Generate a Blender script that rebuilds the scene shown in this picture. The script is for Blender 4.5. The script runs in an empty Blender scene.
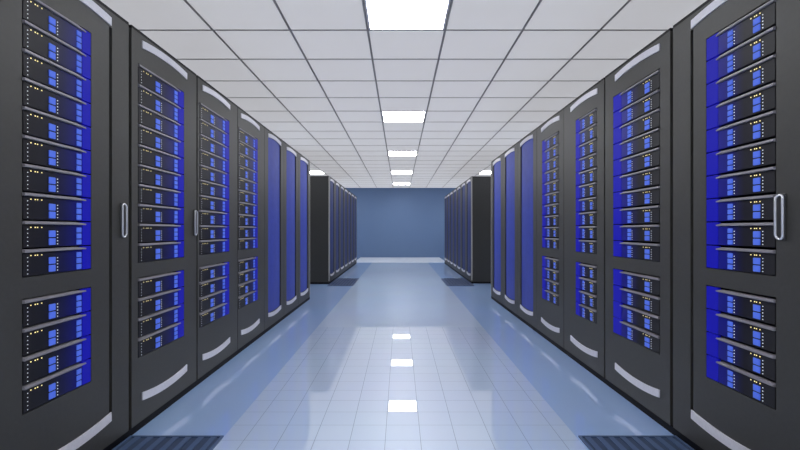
import bpy, bmesh, math
from mathutils import Vector

scene = bpy.context.scene
COL = scene.collection

# ------------------------------------------------------------------ materials
def mat(name, col, rough=0.5, metal=0.0, emit=None, estr=0.0, noise=0.0, nscale=40.0, spec=0.5, coat=0.0):
    m = bpy.data.materials.new(name); m.use_nodes = True
    nt = m.node_tree; b = nt.nodes['Principled BSDF']
    b.inputs['Base Color'].default_value = (*col, 1)
    b.inputs['Roughness'].default_value = rough
    b.inputs['Metallic'].default_value = metal
    b.inputs['Specular IOR Level'].default_value = spec
    b.inputs['Coat Weight'].default_value = coat
    if emit:
        b.inputs['Emission Color'].default_value = (*emit, 1)
        b.inputs['Emission Strength'].default_value = estr
    if noise > 0:
        tc = nt.nodes.new('ShaderNodeTexCoord'); n = nt.nodes.new('ShaderNodeTexNoise')
        n.inputs['Scale'].default_value = nscale; n.inputs['Detail'].default_value = 4
        r = nt.nodes.new('ShaderNodeValToRGB')
        r.color_ramp.elements[0].position = 0.3; r.color_ramp.elements[1].position = 0.7
        r.color_ramp.elements[0].color = (*[c*(1-noise) for c in col], 1)
        r.color_ramp.elements[1].color = (*[min(1, c*(1+noise)) for c in col], 1)
        nt.links.new(tc.outputs['Object'], n.inputs['Vector'])
        nt.links.new(n.outputs['Fac'], r.inputs['Fac'])
        nt.links.new(r.outputs['Color'], b.inputs['Base Color'])
    return m

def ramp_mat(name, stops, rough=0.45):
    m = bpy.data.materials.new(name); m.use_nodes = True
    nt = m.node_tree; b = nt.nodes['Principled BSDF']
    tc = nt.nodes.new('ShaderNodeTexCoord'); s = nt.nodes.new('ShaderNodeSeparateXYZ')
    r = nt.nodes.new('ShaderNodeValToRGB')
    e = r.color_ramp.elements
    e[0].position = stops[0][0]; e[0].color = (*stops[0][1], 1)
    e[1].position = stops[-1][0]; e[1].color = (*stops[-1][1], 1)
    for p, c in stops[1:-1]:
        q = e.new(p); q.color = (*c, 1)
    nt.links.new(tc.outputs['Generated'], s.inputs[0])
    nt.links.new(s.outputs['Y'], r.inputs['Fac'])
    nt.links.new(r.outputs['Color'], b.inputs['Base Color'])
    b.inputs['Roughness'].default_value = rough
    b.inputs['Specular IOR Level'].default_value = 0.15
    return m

M = {}
M['door'] = mat('charcoal_powder_coat', (0.043, 0.041, 0.036), 0.5, spec=0.4, noise=0.06, nscale=60)
M['body'] = mat('dark_cabinet_steel', (0.022, 0.022, 0.021), 0.45, noise=0.06)
M['black'] = mat('black_steel', (0.0025, 0.0025, 0.003), 0.6, spec=0.2)
M['plinth'] = mat('black_plinth', (0.003, 0.003, 0.005), 0.6, spec=0.1)
M['silver'] = mat('brushed_silver_trim', (0.68, 0.66, 0.70), 0.4, 0.0, noise=0.05, nscale=80)
M['edge'] = mat('pale_edge_trim', (0.42, 0.40, 0.37), 0.4, 0.0)
M['chrome'] = mat('satin_chrome', (0.75, 0.75, 0.77), 0.25, 0.5)
M['plate'] = mat('handle_plate', (0.05, 0.05, 0.05), 0.4, 0.3)
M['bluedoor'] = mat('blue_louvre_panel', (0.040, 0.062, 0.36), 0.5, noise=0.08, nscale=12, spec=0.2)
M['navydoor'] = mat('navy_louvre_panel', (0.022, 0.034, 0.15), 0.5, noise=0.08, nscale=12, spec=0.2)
M['case'] = mat('server_case_steel', (0.03, 0.03, 0.035), 0.5)
M['lip'] = mat('grey_server_lip', (0.24, 0.225, 0.24), 0.45, 0.0)
M['bezL'] = ramp_mat('bezel_painted_blue_glow', [(0, (0.014, 0.013, 0.016)), (0.45, (0.010, 0.010, 0.020)), (0.68, (0.006, 0.007, 0.075)), (1, (0.006, 0.008, 0.22))])  # blue glow fading from the end panel, painted into the bezel colour
M['bezR'] = ramp_mat('bezel_painted_blue_glow_right', [(0, (0.022, 0.021, 0.023)), (0.5, (0.011, 0.010, 0.018)), (0.62, (0.010, 0.010, 0.06)), (0.80, (0.006, 0.008, 0.20)), (1, (0.006, 0.008, 0.25))])  # same glow fade painted in, for the right row
M['endblue'] = mat('lit_blue_end_panel', (0.005, 0.005, 0.22), 0.5, spec=0.1, emit=(0.008, 0.008, 0.50), estr=0.40)
M['button'] = mat('lit_blue_button', (0.085, 0.15, 0.52), 0.5, spec=0.15, emit=(0.05, 0.11, 0.68), estr=0.42)
M['ledw'] = mat('white_led', (0.4, 0.45, 0.5), 0.4, emit=(0.7, 0.72, 0.75), estr=0.9)
M['ledy'] = mat('yellow_led', (0.6, 0.45, 0.1), 0.4, emit=(1.0, 0.85, 0.4), estr=1.1)
M['tile'] = mat('ceiling_tile', (0.80, 0.79, 0.84), 0.9, noise=0.015, nscale=30)
M['tbar'] = mat('ceiling_t_bar', (0.36, 0.33, 0.30), 0.6)
M['lframe'] = mat('light_frame', (0.75, 0.75, 0.78), 0.5)
M['lamp'] = mat('lit_diffuser', (1, 1, 1), 0.6, emit=(0.98, 0.99, 1.0), estr=21.0)
M['wall'] = mat('blue_wall_paint', (0.105, 0.170, 0.30), 0.6, noise=0.01, nscale=3)
M['sidewall'] = mat('pale_wall_paint', (0.72, 0.75, 0.80), 0.8, noise=0.01, nscale=3)
M['strip'] = mat('painted_floor_reflection', (0.80, 0.84, 0.90), 0.2)  # bright floor reflection put into a flat pale colour
M['grate'] = mat('navy_grate_steel', (0.075, 0.12, 0.22), 0.4, 0.2)
M['gratepan'] = mat('grate_pan', (0.03, 0.05, 0.10), 0.5)
M['fargrate'] = mat('blue_grate_steel', (0.05, 0.085, 0.2), 0.3, 0.2)

def ceiling_mat():
    # translucency added so the bright world above brightens the ceiling as fill light
    m = bpy.data.materials.new('ceiling_tile_fill_glow'); m.use_nodes = True
    nt = m.node_tree; nt.nodes.clear()
    out = nt.nodes.new('ShaderNodeOutputMaterial')
    d = nt.nodes.new('ShaderNodeBsdfDiffuse'); d.inputs['Color'].default_value = (0.82, 0.795, 0.74, 1)
    t = nt.nodes.new('ShaderNodeBsdfTranslucent'); t.inputs['Color'].default_value = (0.84, 0.845, 0.845, 1)
    mx = nt.nodes.new('ShaderNodeMixShader'); mx.inputs[0].default_value = 0.5
    nt.links.new(d.outputs[0], mx.inputs[1]); nt.links.new(t.outputs[0], mx.inputs[2]); nt.links.new(mx.outputs[0], out.inputs[0])
    return m
M['tile'] = ceiling_mat()

def floor_mat():
    m = bpy.data.materials.new('polished_blue_floor'); m.use_nodes = True
    nt = m.node_tree; nt.nodes.clear()
    out = nt.nodes.new('ShaderNodeOutputMaterial')
    d = nt.nodes.new('ShaderNodeBsdfDiffuse')
    g = nt.nodes.new('ShaderNodeBsdfGlossy'); g.inputs['Roughness'].default_value = 0.0
    g.inputs['Color'].default_value = (1.0, 0.97, 0.94, 1)
    g2 = nt.nodes.new('ShaderNodeBsdfGlossy'); g2.inputs['Roughness'].default_value = 0.38
    g2.inputs['Color'].default_value = (0.93, 0.96, 1.0, 1)
    tc = nt.nodes.new('ShaderNodeTexCoord')
    # mirrored ceiling grid painted as joints on a pale middle zone, blue resin beside
    mp = nt.nodes.new('ShaderNodeMapping'); mp.inputs['Location'].default_value = (-0.0990, -0.9978, 0)
    nt.links.new(tc.outputs['Object'], mp.inputs['Vector'])
    br = nt.nodes.new('ShaderNodeTexBrick'); br.offset = 0.0; br.squash = 1.0
    br.inputs['Scale'].default_value = 1.0
    br.inputs['Mortar Size'].default_value = 0.0016; br.inputs['Mortar Smooth'].default_value = 0.3
    br.inputs['Brick Width'].default_value = 0.16975; br.inputs['Row Height'].default_value = 0.16975
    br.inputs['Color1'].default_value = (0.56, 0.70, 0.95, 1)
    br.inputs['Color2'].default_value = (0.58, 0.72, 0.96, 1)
    br.inputs['Mortar'].default_value = (0.24, 0.31, 0.48, 1)
    nt.links.new(mp.outputs['Vector'], br.inputs['Vector'])
    sx = nt.nodes.new('ShaderNodeSeparateXYZ'); nt.links.new(tc.outputs['Object'], sx.inputs[0])
    def math_(op, a_, b_=None):
        q = nt.nodes.new('ShaderNodeMath'); q.operation = op
        nt.links.new(a_, q.inputs[0])
        if isinstance(b_, float): q.inputs[1].default_value = b_
        elif b_ is not None: nt.links.new(b_, q.inputs[1])
        return q.outputs[0]
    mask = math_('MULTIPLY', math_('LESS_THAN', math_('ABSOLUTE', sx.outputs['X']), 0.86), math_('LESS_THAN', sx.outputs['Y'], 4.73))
    refl_mix = nt.nodes.new('ShaderNodeMix'); refl_mix.data_type = 'RGBA'
    refl_mix.inputs['A'].default_value = (0.37, 0.56, 0.93, 1)
    far = nt.nodes.new('ShaderNodeMix'); far.data_type = 'RGBA'      # pale reflection painted along the middle of the floor to the far wall
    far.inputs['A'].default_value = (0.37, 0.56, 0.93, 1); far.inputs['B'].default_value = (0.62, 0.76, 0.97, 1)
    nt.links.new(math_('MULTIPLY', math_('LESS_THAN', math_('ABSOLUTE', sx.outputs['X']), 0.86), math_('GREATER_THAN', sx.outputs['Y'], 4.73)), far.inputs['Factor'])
    nt.links.new(far.outputs['Result'], refl_mix.inputs['A'])
    nt.links.new(mask, refl_mix.inputs['Factor']); nt.links.new(br.outputs['Color'], refl_mix.inputs['B'])
    n = nt.nodes.new('ShaderNodeTexNoise'); n.inputs['Scale'].default_value = 1.3
    nt.links.new(tc.outputs['Object'], n.inputs['Vector'])
    mx = nt.nodes.new('ShaderNodeMix'); mx.data_type = 'RGBA'; mx.blend_type = 'MULTIPLY'
    mx.inputs['Factor'].default_value = 0.12
    nt.links.new(refl_mix.outputs['Result'], mx.inputs['A']); nt.links.new(n.outputs['Color'], mx.inputs['B'])
    nt.links.new(mx.outputs['Result'], d.inputs['Color'])
    fr = nt.nodes.new('ShaderNodeFresnel'); fr.inputs['IOR'].default_value = 2.9
    m1 = nt.nodes.new('ShaderNodeMixShader'); m1.inputs[0].default_value = 0.2
    nt.links.new(d.outputs[0], m1.inputs[1]); nt.links.new(g2.outputs[0], m1.inputs[2])
    m2 = nt.nodes.new('ShaderNodeMixShader')
    nt.links.new(fr.outputs[0], m2.inputs[0])
    nt.links.new(m1.outputs[0], m2.inputs[1]); nt.links.new(g.outputs[0], m2.inputs[2])
    nt.links.new(m2.outputs[0], out.inputs[0])
    return m
M['floor'] = floor_mat()

# ------------------------------------------------------------------ mesh helpers
def box(bm, x0, x1, y0, y1, z0, z1, bev=0.0):
    x0, x1 = min(x0, x1), max(x0, x1)
    v = [bm.verts.new((x, y, z)) for x in (x0, x1) for y in (y0, y1) for z in (z0, z1)]
    fs = []
    for q in ((0,1,3,2), (4,6,7,5), (0,4,5,1), (2,3,7,6), (0,2,6,4), (1,5,7,3)):
        fs.append(bm.faces.new([v[i] for i in q]))
    if bev > 0:
        ed = set(e for f in fs for e in f.edges)
        bmesh.ops.bevel(bm, geom=list(ed), offset=bev, segments=2, affect='EDGES', profile=0.5)

def mesh(name, bm, m):
    bmesh.ops.recalc_face_normals(bm, faces=bm.faces[:])
    me = bpy.data.meshes.new(name); bm.to_mesh(me); bm.free()
    me.materials.append(m)
    return me

def link(name, me, parent=None, loc=(0, 0, 0)):
    o = bpy.data.objects.new(name, me); COL.objects.link(o)
    o.location = loc
    if parent: o.parent = parent
    return o

def obj(name, bm, m, parent=None, loc=(0, 0, 0)):
    return link(name, mesh(name, bm, m), parent, loc)

def thing(name, label, cat, loc, group=None):
    o = link(name, None, None, loc); o.empty_display_size = 0.1
    tag(o, label, cat, group); return o

def tag(o, label, cat, group=None):
    o['label'] = label; o['category'] = cat
    if group: o['group'] = group

def struct(name, bm, m, parent=None):
    o = obj(name, bm, m, parent)
    if parent is None: o['kind'] = 'structure'
    return o

# ------------------------------------------------------------------ dimensions
CAMZ = 1.01
CEIL = 2.56
T = 0.6
CX = 0.05                       # centre of the middle row of ceiling tiles
XW0, XW1 = CX - 3.9, CX + 3.9
YB, YW = 3.526 - 11*T, 3.526 + 22*T      # wall behind the camera, far wall

# ------------------------------------------------------------------ room shell
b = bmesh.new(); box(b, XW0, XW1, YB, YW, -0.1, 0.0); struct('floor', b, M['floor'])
b = bmesh.new(); b.faces.new([b.verts.new(p) for p in ((XW0, YB, CEIL), (XW0, YW, CEIL), (XW1, YW, CEIL), (XW1, YB, CEIL))]); ceil = struct('ceiling', b, M['tile'])
b = bmesh.new()
w = 0.010
for i in range(1, 13):
    x = XW0 + i*T; box(b, x-w*0.85, x+w*0.85, YB, YW, CEIL-0.003, CEIL+0.002)
for j in range(1, 33):
    y = YB + j*T; box(b, XW0, XW1, y-w*0.8, y+w*0.8, CEIL-0.0032, CEIL+0.002)
obj('ceiling_grid', b, M['tbar'], ceil)
b = bmesh.new(); box(b, XW0, XW1, YW, YW+0.1, 0, CEIL); struct('wall_back', b, M['wall'])
b = bmesh.new(); box(b, XW0-0.1, XW0, YB, YW, 0, CEIL); struct('wall_left', b, M['sidewall'])
b = bmesh.new(); box(b, XW1, XW1+0.1, YB, YW, 0, CEIL); struct('wall_right', b, M['sidewall'])
b = bmesh.new(); box(b, XW0, XW1, YB-0.1, YB, 0, CEIL); struct('wall_front', b, M['sidewall'])
b = bmesh.new(); box(b, -1.45, 1.45, 14.15, YW-0.002, 0.0, 0.003); struct('painted_reflection_strip', b, M['strip'])  # thin pale sheet standing in for the floor's reflection near the far wall

# ------------------------------------------------------------------ ceiling lights
rows = [(-6, 'behind the camera'), (-1, 'nearest'), (4, 'second nearest'), (9, 'third nearest'), (14, 'fourth nearest'), (19, 'farthest')]
cols = [(-4, 'above left cabinets'), (0, 'over the aisle'), (4, 'above right cabinets')]
b = bmesh.new()
h = T/2 - 0.012
box(b, -h, h, -h, -h+0.012, -0.006, 0.0); box(b, -h, h, h-0.012, h, -0.006, 0.0)
box(b, -h, -h+0.012, -h+0.012, h-0.012, -0.006, 0.0); box(b, h-0.012, h, -h+0.012, h-0.012, -0.006, 0.0)
fr_me = mesh('frame', b, M['lframe'])
b = bmesh.new(); box(b, -h+0.012, h-0.012, -h+0.012, h-0.012, -0.004, 0.0); di_me = mesh('diffuser', b, M['lamp'])
for n, rn in rows:
    for c, cn in cols:
        lab = 'square white light panel %s, %s of its row' % (cn, rn) if n > -6 else \
              'square white light panel %s, last one %s' % (cn, rn)
        t = thing('ceiling_light', lab, 'ceiling light', (CX + c*T, 3.526 + n*T + T/2, CEIL), 'square light panels in the ceiling')
        link('frame', fr_me, t); link('diffuser', di_me, t)

# ------------------------------------------------------------------ cabinets
# local frame of a cabinet: origin on the floor at its near front corner, +y away from the camera,
# "out" = towards the aisle.  s = -1 for the left row (cabinet extends to -x), +1 for the right row
H = 2.02; DEPTH = 0.95
UP = (0.843, 1.853); LO = (0.362, 0.768)        # z-range of the two server bays

def door_mesh(s, W, g, holes):
    """front leaf: a 20 mm sheet with rectangular openings"""
    ys = sorted({g, W-g} | {v for h_ in holes for v in h_[:2]})
    zs = sorted({0.034, H-0.014} | {v for h_ in holes for v in h_[2:]})
    bm = bmesh.new()
    def hole(y, z): return any(a < y < b_ and c < z < d for a, b_, c, d in holes)
    V = {}
    def vv(x, y, z):
        k = (round(x, 5), round(y, 5), round(z, 5))
        if k not in V: V[k] = bm.verts.new(k)
        return V[k]
    x0, x1 = 0.0, s*0.02
    cell = {}
    for i in range(len(ys)-1):
        for j in range(len(zs)-1):
            cell[i, j] = not hole((ys[i]+ys[i+1])/2, (zs[j]+zs[j+1])/2)
    for (i, j), ok in cell.items():
        if not ok: continue
        a, b_, c, d = ys[i], ys[i+1], zs[j], zs[j+1]
        for x in (x0, x1):
            bm.faces.new([vv(x, a, c), vv(x, b_, c), vv(x, b_, d), vv(x, a, d)])
        for di, dj, p, q in ((-1, 0, (a, c), (a, d)), (1, 0, (b_, c), (b_, d)), (0, -1, (a, c), (b_, c)), (0, 1, (a, d), (b_, d))):
            if not cell.get((i+di, j+dj), False):
                bm.faces.new([vv(x0, *p), vv(x0, *q), vv(x1, *q), vv(x1, *p)])
    return bm

def arc(s, y0, y1, zt, zb, bulge, out=0.006, thick=None, n=14):
    bm = bmesh.new(); R = []
    for i in range(n+1):
        t = i/n; y = y0 + (y1-y0)*t; k = 1-(2*t-1)**2
        R.append([bm.verts.new((x, y, z + bulge*k)) for x, z in ((-s*out, zt), (-s*out, zb), (s*0.0, zb), (s*0.0, zt))])
    for i in range(n):
        for a in range(4):
            bm.faces.new([R[i][a], R[i][(a+1) % 4], R[i+1][(a+1) % 4], R[i+1][a]])
    bm.faces.new(R[0]); bm.faces.new(R[-1])
    return bm

def stadium_ring(s, yc, zc, hw, hh, r, off):
    """closed loop handle standing off the door"""
    bm = bmesh.new(); pts = []
    for i in range(12): a = math.pi*i/11; pts.append((yc + hw*math.cos(a), zc + (hh-hw) + hw*math.sin(a)))
    for i in range(12): a = math.pi + math.pi*i/11; pts.append((yc + hw*math.cos(a), zc - (hh-hw) + hw*math.sin(a)))
    n = len(pts); rings = []
    for i in range(n):
        p, q, o = pts[i-1], pts[(i+1) % n], pts[i]
        t = Vector((q[0]-p[0], q[1]-p[1])).normalized(); nn = (-t[1], t[0])
        # the grip bows out in the middle
        bow = off*(0.55 + 0.45*(1-((o[1]-zc)/hh)**2))
        rings.append([bm.verts.new((-s*(bow + r*math.sin(b_)), o[0]+nn[0]*r*math.cos(b_), o[1]+nn[1]*r*math.cos(b_))) for b_ in [2*math.pi*k/8 for k in range(8)]])
    for i in range(n):
        A, B = rings[i], rings[(i+1) % n]
        for k in range(8):
            bm.faces.new([A[k], A[(k+1) % 8], B[(k+1) % 8], B[k]])
    for f in bm.faces: f.smooth = True
    return bm

def cabinet(s, X, y, W, g, kind, label, bay=None, seam=False, handle=None, edge=None):
    t = thing('server_cabinet', label, 'server cabinet', (X, y, 0), 'server cabinets lining the aisle')
    # shell: two side panels, back, bottom, top
    bm = bmesh.new()
    box(bm, s*0.021, s*DEPTH, g, g+0.012, 0.034, H-0.014)
    box(bm, s*0.021, s*DEPTH, W-g-0.012, W-g, 0.034, H-0.014)
    box(bm, s*(DEPTH-0.012), s*DEPTH, g+0.012, W-g-0.012, 0.034, H-0.014)
    box(bm, s*0.021, s*(DEPTH-0.012), g+0.012, W-g-0.012, 0.034, 0.046)
    box(bm, s*0.021, s*(DEPTH-0.012), g+0.012, W-g-0.012, H-0.03, H-0.014)
    obj('cabinet_body', bm, M['body'], t)
    bm = bmesh.new(); box(bm, 0, s*DEPTH, g, W-g, H-0.014, H); obj('top_cap', bm, M['black'], t)
    bm = bmesh.new(); box(bm, -s*0.002, s*DEPTH, 0, W, 0.0, 0.034); obj('plinth', bm, M['plinth'], t)
    holes = []
    if kind == 'server':
        holes = [(bay[0], bay[1], *LO), (bay[0], bay[1], *UP)]
        ta = (0.10, 0.585) if seam or handle is not None or s > 0 else (0.075, 0.56)
        if seam: holes.append((0.576, 0.597, 0.155, 1.935))
    else:
        holes = [(0.12, 0.60, 0.172, 1.962)]
        ta = (0.12, 0.60)
    d = obj('door', door_mesh(s, W, g, holes), M['door'], t)
    obj('upper_trim', arc(s, *ta, 1.978, 1.940, 0.016), M['silver'], d)
    obj('lower_trim', arc(s, *ta, 0.180, 0.140, -0.020), M['silver'], d)
    if kind == 'server':
        # black lining of each bay, open towards the aisle
        bm = bmesh.new()
        for z0, z1 in (LO, UP):
            a, e = bay; th = 0.004
            box(bm, s*0.005, s*0.60, a-th, a, z0-th, z1+th); box(bm, s*0.005, s*0.60, e, e+th, z0-th, z1+th)
            box(bm, s*0.005, s*0.60, a, e, z0-th, z0); box(bm, s*0.005, s*0.60, a, e, z1, z1+th)
            box(bm, s*0.60, s*0.61, a-th, e+th, z0-th, z1+th)
        obj('bay_lining', bm, M['black'], t)
        if seam:
            bm = bmesh.new(); box(bm, s*0.022, s*0.03, 0.57, 0.60, 0.14, 1.945); obj('hinge_gap_seal', bm, M['black'], t)
    else:
        # softly bowed blue panel with fine vertical ribs
        bm = bmesh.new(); n = 24; F = []
        for i in range(n+1):
            u = i/n; yy = 0.12 + 0.48*u
            bow = 0.010*math.sin(math.pi*u) + (0.0012 if i % 2 else 0)
            F.append([bm.verts.new((s*(0.012-bow), yy, z)) for z in (0.172, 1.962)] + [bm.verts.new((s*0.018, yy, z)) for z in (1.962, 0.172)])
        for i in range(n):
            for a in range(4):
                bm.faces.new([F[i][a], F[i][(a+1) % 4], F[i+1][(a+1) % 4], F[i+1][a]])
        bm.faces.new(F[0]); bm.faces.new(F[-1])
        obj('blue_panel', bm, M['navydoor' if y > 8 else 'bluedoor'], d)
    if handle is not None:
        bm = bmesh.new(); box(bm, -s*0.004, 0, handle-0.016, handle+0.016, CAMZ-0.036, CAMZ+0.128, 0.0015)
        hp = obj('handle_plate', bm, M['plate'], d)
        obj('door_handle', stadium_ring(s, handle, CAMZ+0.046, 0.0155, 0.078, 0.0042, 0.018), M['chrome'], hp)
    if edge is not None:
        yy = W-0.001 if edge == 'far' else 0.001-0.012
        bm = bmesh.new(); box(bm, -s*0.004, s*0.012, yy, yy+0.012, 0.06, H-0.01, 0.002); obj('corner_trim', bm, M['edge'], t)
    return t

# ------------------------------------------------------------------ servers
ORD = ['first', 'second', 'third', 'fourth', 'fifth', 'sixth', 'seventh', 'eighth', 'ninth', 'tenth']

def server_kit(s, w, hh, fine):
    """list of (part name, mesh, sub-parts); origin at the near lower front corner"""
    kit = []
    fh = hh - (0.016 if s < 0 else 0.020)
    bm = bmesh.new(); box(bm, s*0.012, s*0.50, 0.006, w-0.006, 0.004, fh-0.002); kit.append(('case', mesh('case', bm, M['case'])))
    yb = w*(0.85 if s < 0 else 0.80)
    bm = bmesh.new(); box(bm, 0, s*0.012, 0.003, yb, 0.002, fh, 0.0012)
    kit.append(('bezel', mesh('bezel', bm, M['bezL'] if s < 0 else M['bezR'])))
    bm = bmesh.new(); box(bm, -s*0.001, s*0.012, yb, w-0.002, 0.002, hh-0.003, 0.001); kit.append(('blue_end_panel', mesh('blue_end_panel', bm, M['endblue'])))
    # rounded grey lip along the top edge
    bm = bmesh.new(); x0, x1 = 0.001, w*(0.90 if s < 0 else 0.82); P = []
    prof = [(-0.007, fh+0.001), (-0.009, fh+0.003), (-0.008, fh+0.0105), (0.0, fh+0.0125), (0.010, fh+0.0125), (0.010, fh+0.001)]
    for yy, k in ((x0, 1.0), (w*0.74, 1.0), (x1, 0.55)):
        P.append([bm.verts.new((s*px*k if px < 0 else s*px, yy, fh+0.001 + (pz-fh-0.001)*k)) for px, pz in prof])
    for i in range(2):
        for a in range(6): bm.faces.new([P[i][a], P[i][(a+1) % 6], P[i+1][(a+1) % 6], P[i+1][a]])
    bm.faces.new(P[0]); bm.faces.new(P[-1])
    kit.append(('lip', mesh('lip', bm, M['lip'])))
    def btn(f0, f1, v0, v1):
        bm = bmesh.new(); box(bm, -s*0.004, s*0.001, w*f0, w*f1, fh*v0, fh*v1, 0.0022); return ('button', mesh('button', bm, M['button']))
    if s < 0: pa, tr = (0.335, 0.425), (0.75, 0.825)
    else: pa, tr = (0.185, 0.275), (0.565, 0.64)
    kit.append(btn(*pa, 0.45, 0.75)); kit.append(btn(*pa, 0.10, 0.40))
    for k in range(3): kit.append(btn(*tr, 0.07+0.29*k, 0.31+0.29*k))
    leds = []
    r = 0.0016
    def led(f, v, m_, q=r): leds.append((w*f, fh*v, m_, q))
    if s < 0:
        for k in range(5): led(0.06, 0.12+0.17*k, M['ledw'], 0.0013)
        for k in range(5): led(0.46, 0.14+0.14*k, M['ledw'])
    else:
        for k in range(5): led(0.155, 0.14+0.15*k, M['ledw'])
        for k in range(5): led(0.545, 0.14+0.15*k, M['ledw'])
    for f in ((0.10, 0.155, 0.185, 0.24) if s < 0 else (0.19, 0.235, 0.26, 0.31)): led(f, 0.88, M['ledy'], 0.0019)
    if fine:
        for yy, zz, m_, q in leds:
            bm = bmesh.new(); box(bm, -s*0.0016, s*0.001, yy-q, yy+q, zz-q, zz+q); kit.append(('indicator_light', mesh('indicator_light', bm, m_)))
    else:
        for key in ('ledw', 'ledy'):
            bm = bmesh.new()
            for yy, zz, m_, q in leds:
                if m_ is M[key]: box(bm, -s*0.0016, s*0.001, yy-q, yy+q, zz-q, zz+q)
            kit.append(('indicator_lights', mesh('indicator_lights', bm, M[key])))
    return kit

def fill(s, X, y, bay, fine, where):
    w = bay[1]-bay[0]-0.004
    for (z0, z1), n, bn in ((UP, 10, 'upper'), (LO, 4, 'lower')):
        p = (z1-z0-0.002)/n
        kit = server_kit(s, w, p, fine)
        for i in range(n):
            z = z1 - 0.001 - (i+1)*p
            t = thing('server_unit', 'black server with blue end, %s from top in %s bay of %s' % (ORD[i], bn, where),
                      'server', (X + s*0.0, y + bay[0] + 0.002, z), 'servers in the cabinet bays')
            for nm, me in kit: link(nm, me, t)

XL, XR = -1.32, 1.35
YL, YR, PL, PR = 2.226, 2.262, 0.737, 0.744
names = ['nearest %s cabinet', 'second nearest %s cabinet', 'third nearest %s cabinet', 'fourth nearest %s cabinet']
bays = {-1: [(0.10, 0.456), (0.065, 0.556), (0.03, 0.555), (0.012, 0.52)],
        1: [(0.115, 0.489), (0.10, 0.62), (0.115, 0.49), (0.115, 0.57)]}
for s, X, Y0, P, side in ((-1, XL, YL, PL, 'left'), (1, XR, YR, PR, 'right')):
    for k in range(4):
        y = Y0 + (k-1)*P
        where = names[k] % side
        han = {(-1, 0): 0.672, (-1, 1): 0.692, (1, 0): 0.088}.get((s, k))
        extra = {0: 'with black seam beside door', 1: 'second from the camera', 2: 'third from the camera', 3: 'beside blue panels'}[k]
        cabinet(s, X, y, P, 0.012 if k < 2 else 0.005, 'server', 'charcoal cabinet of blue lit servers, %s, %s' % (names[k].split(' %')[0] + ' ' + side, extra) if k in (0, 3)
                else 'charcoal cabinet full of blue lit servers, %s in the %s row' % (extra, side), bay=bays[s][k], seam=(k == 0), handle=han)
        fill(s, X, y, bays[s][k], k < 2, where)
    for k in range(3):
        y = Y0 + (3+k)*P
        lab = ['next to the servers', 'middle of three', 'last with pale corner trim'][k]
        cabinet(s, X, y, P, 0.002, 'blue', 'cabinet with tall blue door panel in near %s row, %s' % (side, lab), edge='far' if k == 2 else None)
    y0, p = (8.50, 0.765) if s < 0 else (8.58, 0.745)
    for k in range(7):
        cabinet(s, X, y0 + k*p, p, 0.002, 'blue', 'dark cabinet with narrow blue panel, %s from front in far %s block' % (ORD[k], side), edge='near' if k == 0 else None)

# ------------------------------------------------------------------ floor grates
def grate(x0, x1, y0, y1, m_, label):
    t = thing('floor_grate', label, 'floor grate', ((x0+x1)/2, (y0+y1)/2, 0.0), 'vent grates in the floor beside the cabinets')
    W, L = (x1-x0)/2, (y1-y0)/2
    bm = bmesh.new(); box(bm, -W, W, -L, L, 0.0005, 0.002); obj('pan', bm, M['gratepan'], t)
    bm = bmesh.new(); f = 0.012
    box(bm, -W, W, -L, -L+f, 0.002, 0.008); box(bm, -W, W, L-f, L, 0.002, 0.008)
    box(bm, -W, -W+f, -L+f, L-f, 0.002, 0.008); box(bm, W-f, W, -L+f, L-f, 0.002, 0.008)
    obj('frame', bm, m_, t)
    bm = bmesh.new(); n = int((2*W-2*f)/0.055)
    for i in range(n):
        x = -W+f + (i+0.5)*(2*W-2*f)/n
        box(bm, x-0.014, x+0.014, -L+f, L-f, 0.002, 0.0065)
    for k in range(1, 4):
        yy = -L + 2*L*k/4; box(bm, -W+f, W-f, yy-0.006, yy+0.006, 0.002, 0.0065)
    obj('slats', bm, m_, t)
grate(-1.315, -0.86, 1.02, 2.22, M['grate'], 'navy slatted floor grate at the bottom left, beside the nearest left cabinet')
grate(0.87, 1.345, 1.02, 2.22, M['grate'], 'navy slatted floor grate at the bottom right, beside the nearest right cabinet')
grate(-1.315, -0.85, 8.2, 9.43, M['fargrate'], 'small blue floor grate at the corner of the far left block')
grate(0.85, 1.345, 8.2, 9.43, M['fargrate'], 'small blue floor grate at the corner of the far right block')

# ------------------------------------------------------------------ world, camera
wd = bpy.data.worlds.new('World'); scene.world = wd; wd.use_nodes = True
wd.node_tree.nodes['Background'].inputs[0].default_value = (1.0, 0.99, 1.04, 1)
wd.node_tree.nodes['Background'].inputs[1].default_value = 1.0  # bright world added outside the closed room, unseen fill through the ceiling

cd = bpy.data.cameras.new('camera'); cam = bpy.data.objects.new('camera', cd); COL.objects.link(cam)
cam.location = (0, 0, CAMZ); cam.rotation_euler = (math.radians(90), 0, 0)
cd.sensor_width = 36; cd.lens = 36*455/800; cd.shift_y = 5/800; cd.clip_start = 0.05
scene.camera = cam
vs = scene.view_settings
vs.view_transform = 'Standard'; vs.look = 'None'; vs.gamma = 1; vs.exposure = 0.0; vs.use_curve_mapping = False
scene.cycles.max_bounces = 10; scene.cycles.diffuse_bounces = 8; scene.cycles.glossy_bounces = 5
